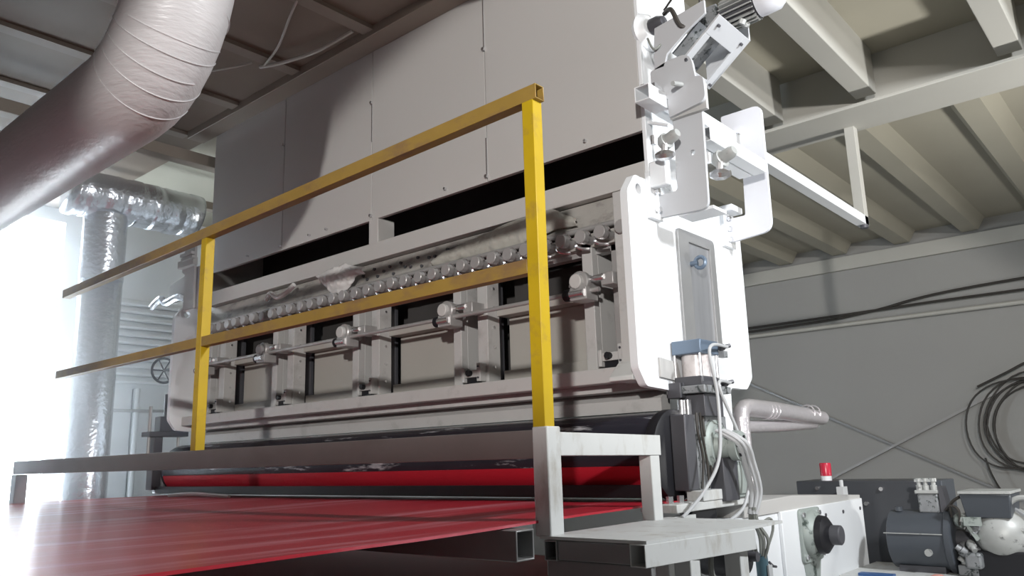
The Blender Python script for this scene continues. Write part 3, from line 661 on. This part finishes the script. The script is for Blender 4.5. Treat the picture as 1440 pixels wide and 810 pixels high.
# charcoal cabinet and beacon
cab = thing('control_cabinet', (-1.75, 5.45, 0), 'charcoal steel cabinet behind the white side box', 'cabinet')
MB().box(-2.16, -1.37, 5.40, 5.75, 0, 1.40).build('body', DPANEL, cab, bevel=.006)
MB().box(-1.37, -1.27, 5.40, 5.7, 0, 1.40).build('end_strip', MOTORB, cab, bevel=.004)
for x, z in ((-2.02, 1.355), (-1.62, 1.35), (-1.72, 1.26), (-2.1, 1.2)): MB().cyl((x, 5.40, z), (x, 5.385, z), .013, n=8).build('bolt', CHROME, cab)
be = thing('beacon', (-1.99, 5.5, 1.40), 'red warning beacon with white base on the charcoal cabinet', 'beacon')
MB().lathe((-1.99, 5.5, 1.398), (-1.99, 5.5, 1.43), [(0, .034), (1, .034)], 20).build('base', WHITE, be)
MB().lathe((-1.99, 5.5, 1.43), (-1.99, 5.5, 1.515), [(0, .036), (.9, .037), (1, .033)], 20).build('lens', REDL, be)
fit = MB().box(-1.80, -1.76, 5.12, 5.2, 1.324, 1.375).cyl((-1.78, 5.16, 1.375), (-1.78, 5.16, 1.415), .012, n=8).build('sensor', CABLEW,
   label='small pale sensor standing on the far corner of the white side box', category='sensor')
be_ = thing('machine_bed', (-1.1, 5.1, 0), 'grimy pale bench carrying the blue-grey motor', 'bench')
MB().box(-1.70, -.2, 4.72, 5.38, .86, .915).build('top', PRIMER, be_, bevel=.005)
for x in (-1.6, -.3):
    for y in (4.8, 5.3): MB().box(x-.04, x+.04, y-.04, y+.04, 0, .86).build('leg', PRIMER, be_)
mt = thing('main_motor', (-1.33, 5.12, .915), 'big blue-grey electric motor in front of the charcoal cabinet', 'motor')
MB().lathe((-1.50, 5.12, 1.085), (-1.20, 5.12, 1.085), [(0, .14), (.03, .16), (.95, .165), (1, .165)], 36).build('stator', MOTORB, mt)
MB().lathe((-1.20, 5.12, 1.085), (-1.16, 5.12, 1.085), [(0, .172), (.2, .18), (.85, .18), (1, .172)], 36).build('end_flange', MOTORB, mt)
MB().box(-1.46, -1.22, 5.02, 5.22, .912, .95).build('foot', DGREY, mt)
MB().box(-1.505, -1.20, 4.954, 4.962, 1.125, 1.13).build('seam', GREYM, mt)
MB().cyl((-1.44, 5.08, 1.24), (-1.44, 5.08, 1.265), .02, n=10).build('lifting_lug', MOTORB, mt)
MB().cyl((-1.28, 4.97, 1.03), (-1.28, 4.945, 1.03), .02, n=12).build('plug', GREYM, mt)
vb = thing('valve_block', (-1.27, 5.12, 1.24), 'grey valve block standing on top of the blue-grey motor', 'valve')
MB().box(-1.325, -1.22, 5.05, 5.17, 1.235, 1.34).build('body', CAST, vb, bevel=.008)
MB().box(-1.335, -1.215, 5.04, 5.18, 1.34, 1.36).build('plate', GREYM, vb, bevel=.004)
for x in (-1.31, -1.275, -1.235):
    MB().lathe((x, 5.06, 1.36), (x, 5.06, 1.425), [(0, .018), (.4, .018), (.45, .012), (.7, .012), (.72, .019), (1, .019)], 10).build('stem', GREYM, vb)
MB().plate([(-1.215, 1.24), (-1.175, 1.24), (-1.195, 1.38), (-1.215, 1.38)], 'XZ', 5.06, 5.16).build('fin', DGREY, vb)
MB().box(-1.33, -1.22, 5.045, 5.075, 1.405, 1.42).build('yoke', GREYM, vb)
cp = thing('coupling_set', (-1.1, 5.1, .915), 'cluttered grey pipe fittings between the motor and the rounded gear unit', 'coupling')
random.seed(4)
MB().cyl((-1.16, 5.12, 1.085), (-1.0, 5.12, 1.085), .06, n=16).build('shaft', DGREY, cp)
for i in range(14):
    x = -1.15+random.random()*.14; z = .96+random.random()*.26; y = 4.96+random.random()*.1; r_ = .016+random.random()*.022
    d = Vector((random.uniform(-1, 1), random.uniform(-1, .1), random.uniform(-1, 1))).normalized()*.07
    MB().lathe(Vector((x, y, z))-d/2, Vector((x, y, z))+d/2, [(0, r_*.6), (.25, r_), (.6, r_), (.65, r_*.6), (1, r_*.6)], 10).build('fitting', [GREYM, CAST, GREENC][i % 3], cp)
MB().box(-1.10, -1.02, 4.93, 5.0, .96, 1.04).build('pump', CAST, cp, bevel=.012)
MB().box(-1.15, -1.05, 4.98, 5.2, .915, .97).build('base', CAST, cp, bevel=.006)
MB().plate(rnd([(-1.10, 1.22), (-1.085, 1.225), (-1.02, 1.11), (-1.035, 1.10)], .006), 'XZ', 4.95, 4.99).build('lever', GREENC, cp)
gu = thing('gear_unit', (-.93, 5.12, .915), 'pale rounded gear unit with a flat box on top, beside the motor', 'gear unit')
MB().lathe((-.93, 5.30, 1.13), (-.93, 4.94, 1.13), [(0, .11), (.2, .145), (.55, .145), (.7, .138), (.82, .12), (.92, .09), (.98, .045), (1, .012)], 32).build('housing', GREYM, gu)
MB().arc((-.93, 5.08, 1.13), (0, 1, 0), .145, .014, 0, 360, 32, 6).build('rim', CAST, gu)
MB().box(-1.06, -.70, 4.98, 5.3, .91, 1.05).build('base', BLACK, gu, bevel=.01)
MB().hexa([(-1.07, 4.96, 1.22), (-.86, 4.96, 1.22), (-.86, 5.2, 1.22), (-1.07, 5.2, 1.22), (-1.085, 4.93, 1.345), (-.845, 4.93, 1.345), (-.845, 5.22, 1.345), (-1.085, 5.22, 1.345)]).build('terminal_box', MOTORB, gu, bevel=.006)
MB().box(-1.09, -.84, 4.92, 5.23, 1.345, 1.36).build('lid', GREYM, gu, bevel=.003)
MB().box(-1.08, -1.0, 4.93, 4.96, 1.18, 1.225).build('tag', GREENC, gu)
MB().arc((-.80, 5.0, 1.24), (0, 1, 0), .085, .014, 0, 360, 28, 8).build('guard_ring', GREYM, gu)
MB().tube(spline([(-1.20, 5.08, 1.24), (-1.16, 5.0, 1.27), (-1.12, 4.97, 1.31), (-1.08, 5.0, 1.335)], 6), .009, 6).build('cable', CABLEB, gu)
MB().tube(spline([(-1.15, 5.0, 1.22), (-1.14, 4.96, 1.28), (-1.10, 4.95, 1.26), (-1.11, 4.97, 1.18)], 6), .006, 6).build('cable', CABLEB, gu)
MB().box(-1.60, -1.42, 4.74, 4.80, .915, .93).build('blue_strip', BLUEP, label='blue plastic strip lying on the pale bench', category='strip')
MB().lathe((-1.20, 4.76, .913), (-1.20, 4.76, .945), [(0, .05), (.6, .045), (1, .02)], 12).build('pink_rag', PINK, label='small pink rag on the pale bench below the motor', category='rag')

# =================================================================== HOSES, FOIL PIPES, WALL RUNS
hs = thing('hose_bundle', (-1.6, 3.5, 1.0), 'bundle of pale hoses hanging from the press roll bearing', 'hoses')
for i in range(6):
    dx, dy = random.uniform(-.025, .025), random.uniform(-.02, .02)
    p = [(-1.66+dx, 3.36+dy, 1.70), (-1.58+dx, 3.385+dy, 1.64), (-1.585+dx, 3.455+dy, 1.55), (-1.59+dx, 3.505+dy*.6, 1.43), (-1.60+dx*.6, 3.475+dy*.5, 1.33)]
    MB().tube(spline(p, 8), .0085, 8).build('hose', CABLEW, hs)
for i in range(5):
    dx, dy = random.uniform(-.02, .02), random.uniform(-.03, .03)
    p = [(-1.60+dx*.5, 3.475+dy*.3, 1.36), (-1.60+dx, 3.48+dy, 1.29), (-1.59+dx*2, 3.50+dy*1.6, 1.22), (-1.60+dx, 3.515+dy, 1.14), (-1.6, 3.53, 1.09)]
    MB().tube(spline(p, 8), .008, 6).build('wire', CABLEG, hs)
MB().tube(spline([(-1.60, 3.50, 1.27), (-1.57, 3.58, 1.305), (-1.57, 3.60, 1.25), (-1.60, 3.55, 1.14)], 6), .006, 6).build('wire', CABLEG, hs)
MB().tube(spline([(-1.60, 3.52, 1.15), (-1.60, 3.525, 1.08), (-1.60, 3.54, .8), (-1.62, 3.56, .3)], 6), [.028]*18+[.03], 10).build('sleeve', TAPE, hs)
MB().box(-1.572, -1.565, 3.51, 3.55, 1.06, 1.11).build('label_tape', CABLEW, hs)
MB().tube([(-1.58, 3.55, 1.12), (-1.57, 3.57, 1.10), (-1.57, 3.60, 1.095)], .006, 6).build('cable_tie', DGREY, hs)
MB().tube(spline([(-1.665, 3.50, 2.09), (-1.64, 3.27, 2.06), (-1.63, 3.29, 1.84), (-1.60, 3.20, 1.59), (-1.62, 3.08, 1.45), (-1.63, 2.9, 1.355)], 8), .0075, 8).build('air_hose', CABLEW,
   label='white air hose from the cylinder head down to the platform', category='hose')
MB().tube(spline([(-1.665, 3.50, 1.92), (-1.64, 3.33, 1.90), (-1.63, 3.46, 1.69), (-1.62, 3.52, 1.52), (-1.62, 3.44, 1.37), (-1.63, 3.29, 1.31)], 8), .0075, 8).build('air_hose', CABLEW,
   label='grey-white air hose curving from the cylinder foot past the hose bundle', category='hose')
for k, (y0, y1) in enumerate(((2.50, 2.75), (2.6, 2.95))):
    MB().tube(spline([(-1.36, y0, 1.278), (-1.40, y0+.08, 1.17), (-1.44, y1, 1.05), (-1.5, y1+.05, .8)], 6), .010, 6).build('drop_hose', CABLEG,
       label=('thin grey hose hanging under the platform edge' if k == 0 else 'second thin grey hose hanging under the platform, toward the pulley'), category='hose')
fp = thing('foil_pipe', (-1.96, 4.2, 1.3), 'foil-lagged pipe turning level behind the white end plate', 'pipe')
MB().tube([(-1.96, 4.215, 1.28), (-1.96, 4.215, 1.78), (-1.96, 4.225, 1.82), (-1.96, 4.26, 1.843), (-1.96, 4.32, 1.848), (-1.96, 4.7, 1.84), (-1.96, 5.1, 1.825), (-1.96, 5.46, 1.81)], [.045]*4+[.05, .052, .05, .045], 16).build('upper_pipe', FOILP, fp)
MB().tube([(-2.0, 4.25, 1.74), (-2.0, 4.8, 1.75), (-2.0, 5.4, 1.775)], .036, 14).build('lower_pipe', FOILP, fp)
for y in (4.55, 4.60, 4.65, 5.2, 5.3): MB().arc((-1.96, y, 1.838), (0, 1, 0), .050, .005, 0, 360, 16, 5).build('wrap_band', FOILP, fp)
MB().cyl((-9, 10.93, 3.235), (5, 10.93, 3.235), .028, n=12).build('conduit', JOIST, label='pale conduit running along the grey back wall', category='conduit')
for k, pts in enumerate(([(-9, 10.93, 3.30), (-4.4, 10.93, 3.31), (-3.2, 10.93, 3.36), (-1.9, 10.93, 3.50), (2, 10.93, 3.58)], [(-9, 10.92, 3.345), (-4.5, 10.92, 3.36), (-3, 10.92, 3.37), (-1.9, 10.92, 3.38), (3, 10.92, 3.36)])):
    MB().tube(spline(pts, 8), .016, 8).build('wall_cable', CABLEB, label=('dark cable rising away above the wall conduit' if k == 0 else 'dark cable lying along the top of the wall conduit'), category='cable')
MB().bar((-5.9, 10.97, 3.06), (-.6, 10.97, .38), .03, .03).build('brace_rod', STEELG, label='brace rod on the back wall sloping down to the right', category='brace')
MB().bar((-5.0, 10.94, .70), (-.6, 10.94, 2.80), .03, .03).build('brace_rod', GALV, label='brace rod on the back wall sloping up toward the cable coil', category='brace')
co = thing('cable_coil', (-1.8, 10.85, 1.1), 'coil of dark cable hung on the grey back wall', 'cable coil')
for i, (cx, cz, rx, rz) in enumerate(((-1.70, 1.83, .50, .52), (-1.55, 1.82, .52, .54), (-1.52, 1.80, .47, .50), (-1.49, 1.84, .52, .56), (-1.46, 1.80, .46, .53), (-1.55, 1.86, .44, .47), (-1.42, 1.78, .50, .52))):
    MB().tube([(cx+rx*math.cos(2*math.pi*k/40), 10.84+.012*i, cz+rz*math.sin(2*math.pi*k/40)+.10*rx*math.cos(2*math.pi*k/40)+.02*math.sin(6*math.pi*k/40+i)) for k in range(40)], .010, 6, close=True).build('loop', CABLEB, co)
MB().tube(spline([(-2.05, 10.85, 1.45), (-2.02, 10.84, 1.3), (-1.97, 10.84, 1.15), (-1.92, 10.85, 1.04)], 5), .013, 6).build('tail', CABLEB, co)
MB().tube(spline([(-2.02, 10.85, 2.28), (-1.7, 10.84, 2.42), (-1.4, 10.85, 2.55), (-1.0, 10.9, 2.60)], 5), .014, 6).build('lead', CABLEB, co)

# =================================================================== DUCTS
du = thing('wrapped_duct', (-3.3, 1.47, 3.1), 'large duct in pale stretch wrap bending down from the ceiling', 'duct')
path = [(-9.0, 1.47, 3.32), (-7.5, 1.47, 3.32), (-5.5, 1.47, 3.32), (-4.4, 1.47, 3.32), (-3.6, 1.47, 3.32)]
def bend(a): return Vector((-3.6+.50*math.sin(R(a)), 1.47, 3.32+.50*(1-math.cos(R(a)))))
path += [bend(10.5*i) for i in range(1, 9)]+[(-3.07, 1.47, 4.1), (-3.05, 1.47, 4.42)]
MB().tube(path, .222, 40).build('duct_skin', WRAP, du, sharp=180)
def hoop(a, r_, tilt, a0=0, a1=360):
    return MB().arc(bend(a), (math.cos(R(a)), tilt, math.sin(R(a))), .2225, r_, a0, a1, 40, 4)
hoop(60, .010, .05).build('wrap_seam', WRAP, du)
for a, t, a0, a1 in ((20, .1, 150, 330), (30, -.12, 180, 360), (38, .2, 170, 300), (46, -.05, 160, 340), (52, .12, 200, 330), (72, .1, 180, 300)):
    hoop(a, .003, t, a0, a1).build('wrap_fold', WRAP, du)
fd = thing('foil_duct', (-7.0, 2.7, 1.3), 'foil-wrapped duct rising and turning level near the bright window', 'duct')
p2 = [(-7.0, 2.76, 0), (-7.0, 2.76, 1.3), (-7.0, 2.76, 3.2)]
MB().tube(p2, .17, 24).build('riser', FOIL, fd, sharp=180)
m = MB(); P_ = []; rr = []
for i in range(40):
    y = 2.45+1.12*i/39; P_.append((-7.0, y, 3.95+.004*math.sin(i*5))); rr.append(.205+.003*math.sin(i*2.1)+.003*math.sin(i*5.3))
m.tube(P_, rr, 32).build('level_run', FOIL, fd, sharp=180)
MB().tube([(-7.0, 2.76, 3.2), (-7.0, 2.76, 3.78)], .175, 24).build('collar', FOIL, fd)
# ceiling wires
MB().tube(spline([(-3.75, 2.50, 4.42), (-3.95, 2.56, 4.36), (-4.3, 2.70, 4.34), (-4.64, 2.80, 4.355)], 6), .008, 6).build('ceiling_wire', JOIST, label='pale wire hanging from the ceiling above the duct bend', category='wire')
MB().tube(spline([(-4.66, 2.79, 4.36), (-4.45, 2.83, 4.33), (-4.15, 2.90, 4.33), (-3.85, 2.97, 4.39)], 6), .013, 6).build('ceiling_wire', JOIST, label='thicker pale wire curving along the ceiling toward the hood', category='wire')
MB().tube(spline([(-5.15, 2.5, 4.40), (-5.05, 2.55, 4.37), (-4.80, 2.66, 4.36), (-4.68, 2.74, 4.38)], 6), .007, 6).build('ceiling_wire', JOIST, label='thin wire on the ceiling just beyond the duct bend', category='wire')

# =================================================================== HAZE volume added for the glare of the bright openings
hz = bpy.data.materials.new('glare_haze'); hz.use_nodes = True; nt = hz.node_tree; N = nt.nodes; L = nt.links
N.remove(N['Principled BSDF'])
HC, HR = Vector((-8.0, 1.95, 2.5)), Vector((3.3, 1.7, 2.2))
tc = N.new('ShaderNodeTexCoord'); dv = N.new('ShaderNodeVectorMath'); dv.operation = 'DIVIDE'
sb = N.new('ShaderNodeVectorMath'); sb.operation = 'SUBTRACT'
le = N.new('ShaderNodeVectorMath'); le.operation = 'LENGTH'
m1 = N.new('ShaderNodeMapRange'); m1.interpolation_type = 'SMOOTHSTEP'
m1.inputs[1].default_value = 0; m1.inputs[2].default_value = 1; m1.inputs[3].default_value = .8; m1.inputs[4].default_value = 0
vsn = N.new('ShaderNodeVolumeScatter'); vsn.inputs['Color'].default_value = (.92, .96, 1, 1); vsn.inputs['Anisotropy'].default_value = .6
sb.inputs[1].default_value = (0, 0, HR.z); dv.inputs[1].default_value = HR
L.new(tc.outputs['Object'], sb.inputs[0]); L.new(sb.outputs[0], dv.inputs[0]); L.new(dv.outputs[0], le.inputs[0])
L.new(le.outputs['Value'], m1.inputs[0]); L.new(m1.outputs[0], vsn.inputs['Density'])
L.new(vsn.outputs[0], N['Material Output'].inputs['Volume'])
m = MB(); bmesh.ops.create_icosphere(m.bm, subdivisions=4, radius=1)
for v in m.bm.verts:
    v.co = Vector([v.co[i]*HR[i]+HC[i] for i in range(3)]); v.co.x = max(v.co.x, -9.0)
m.build('haze', hz, label='pale haze volume added as glare in front of the bright openings', category='haze', kind='stuff', sharp=180)
hzo = bpy.data.objects['haze']
d_ = Vector((HC.x, HC.y, HC.z-HR.z))-hzo.location
hzo.data.transform(Matrix.Translation(-d_)); hzo.location += d_
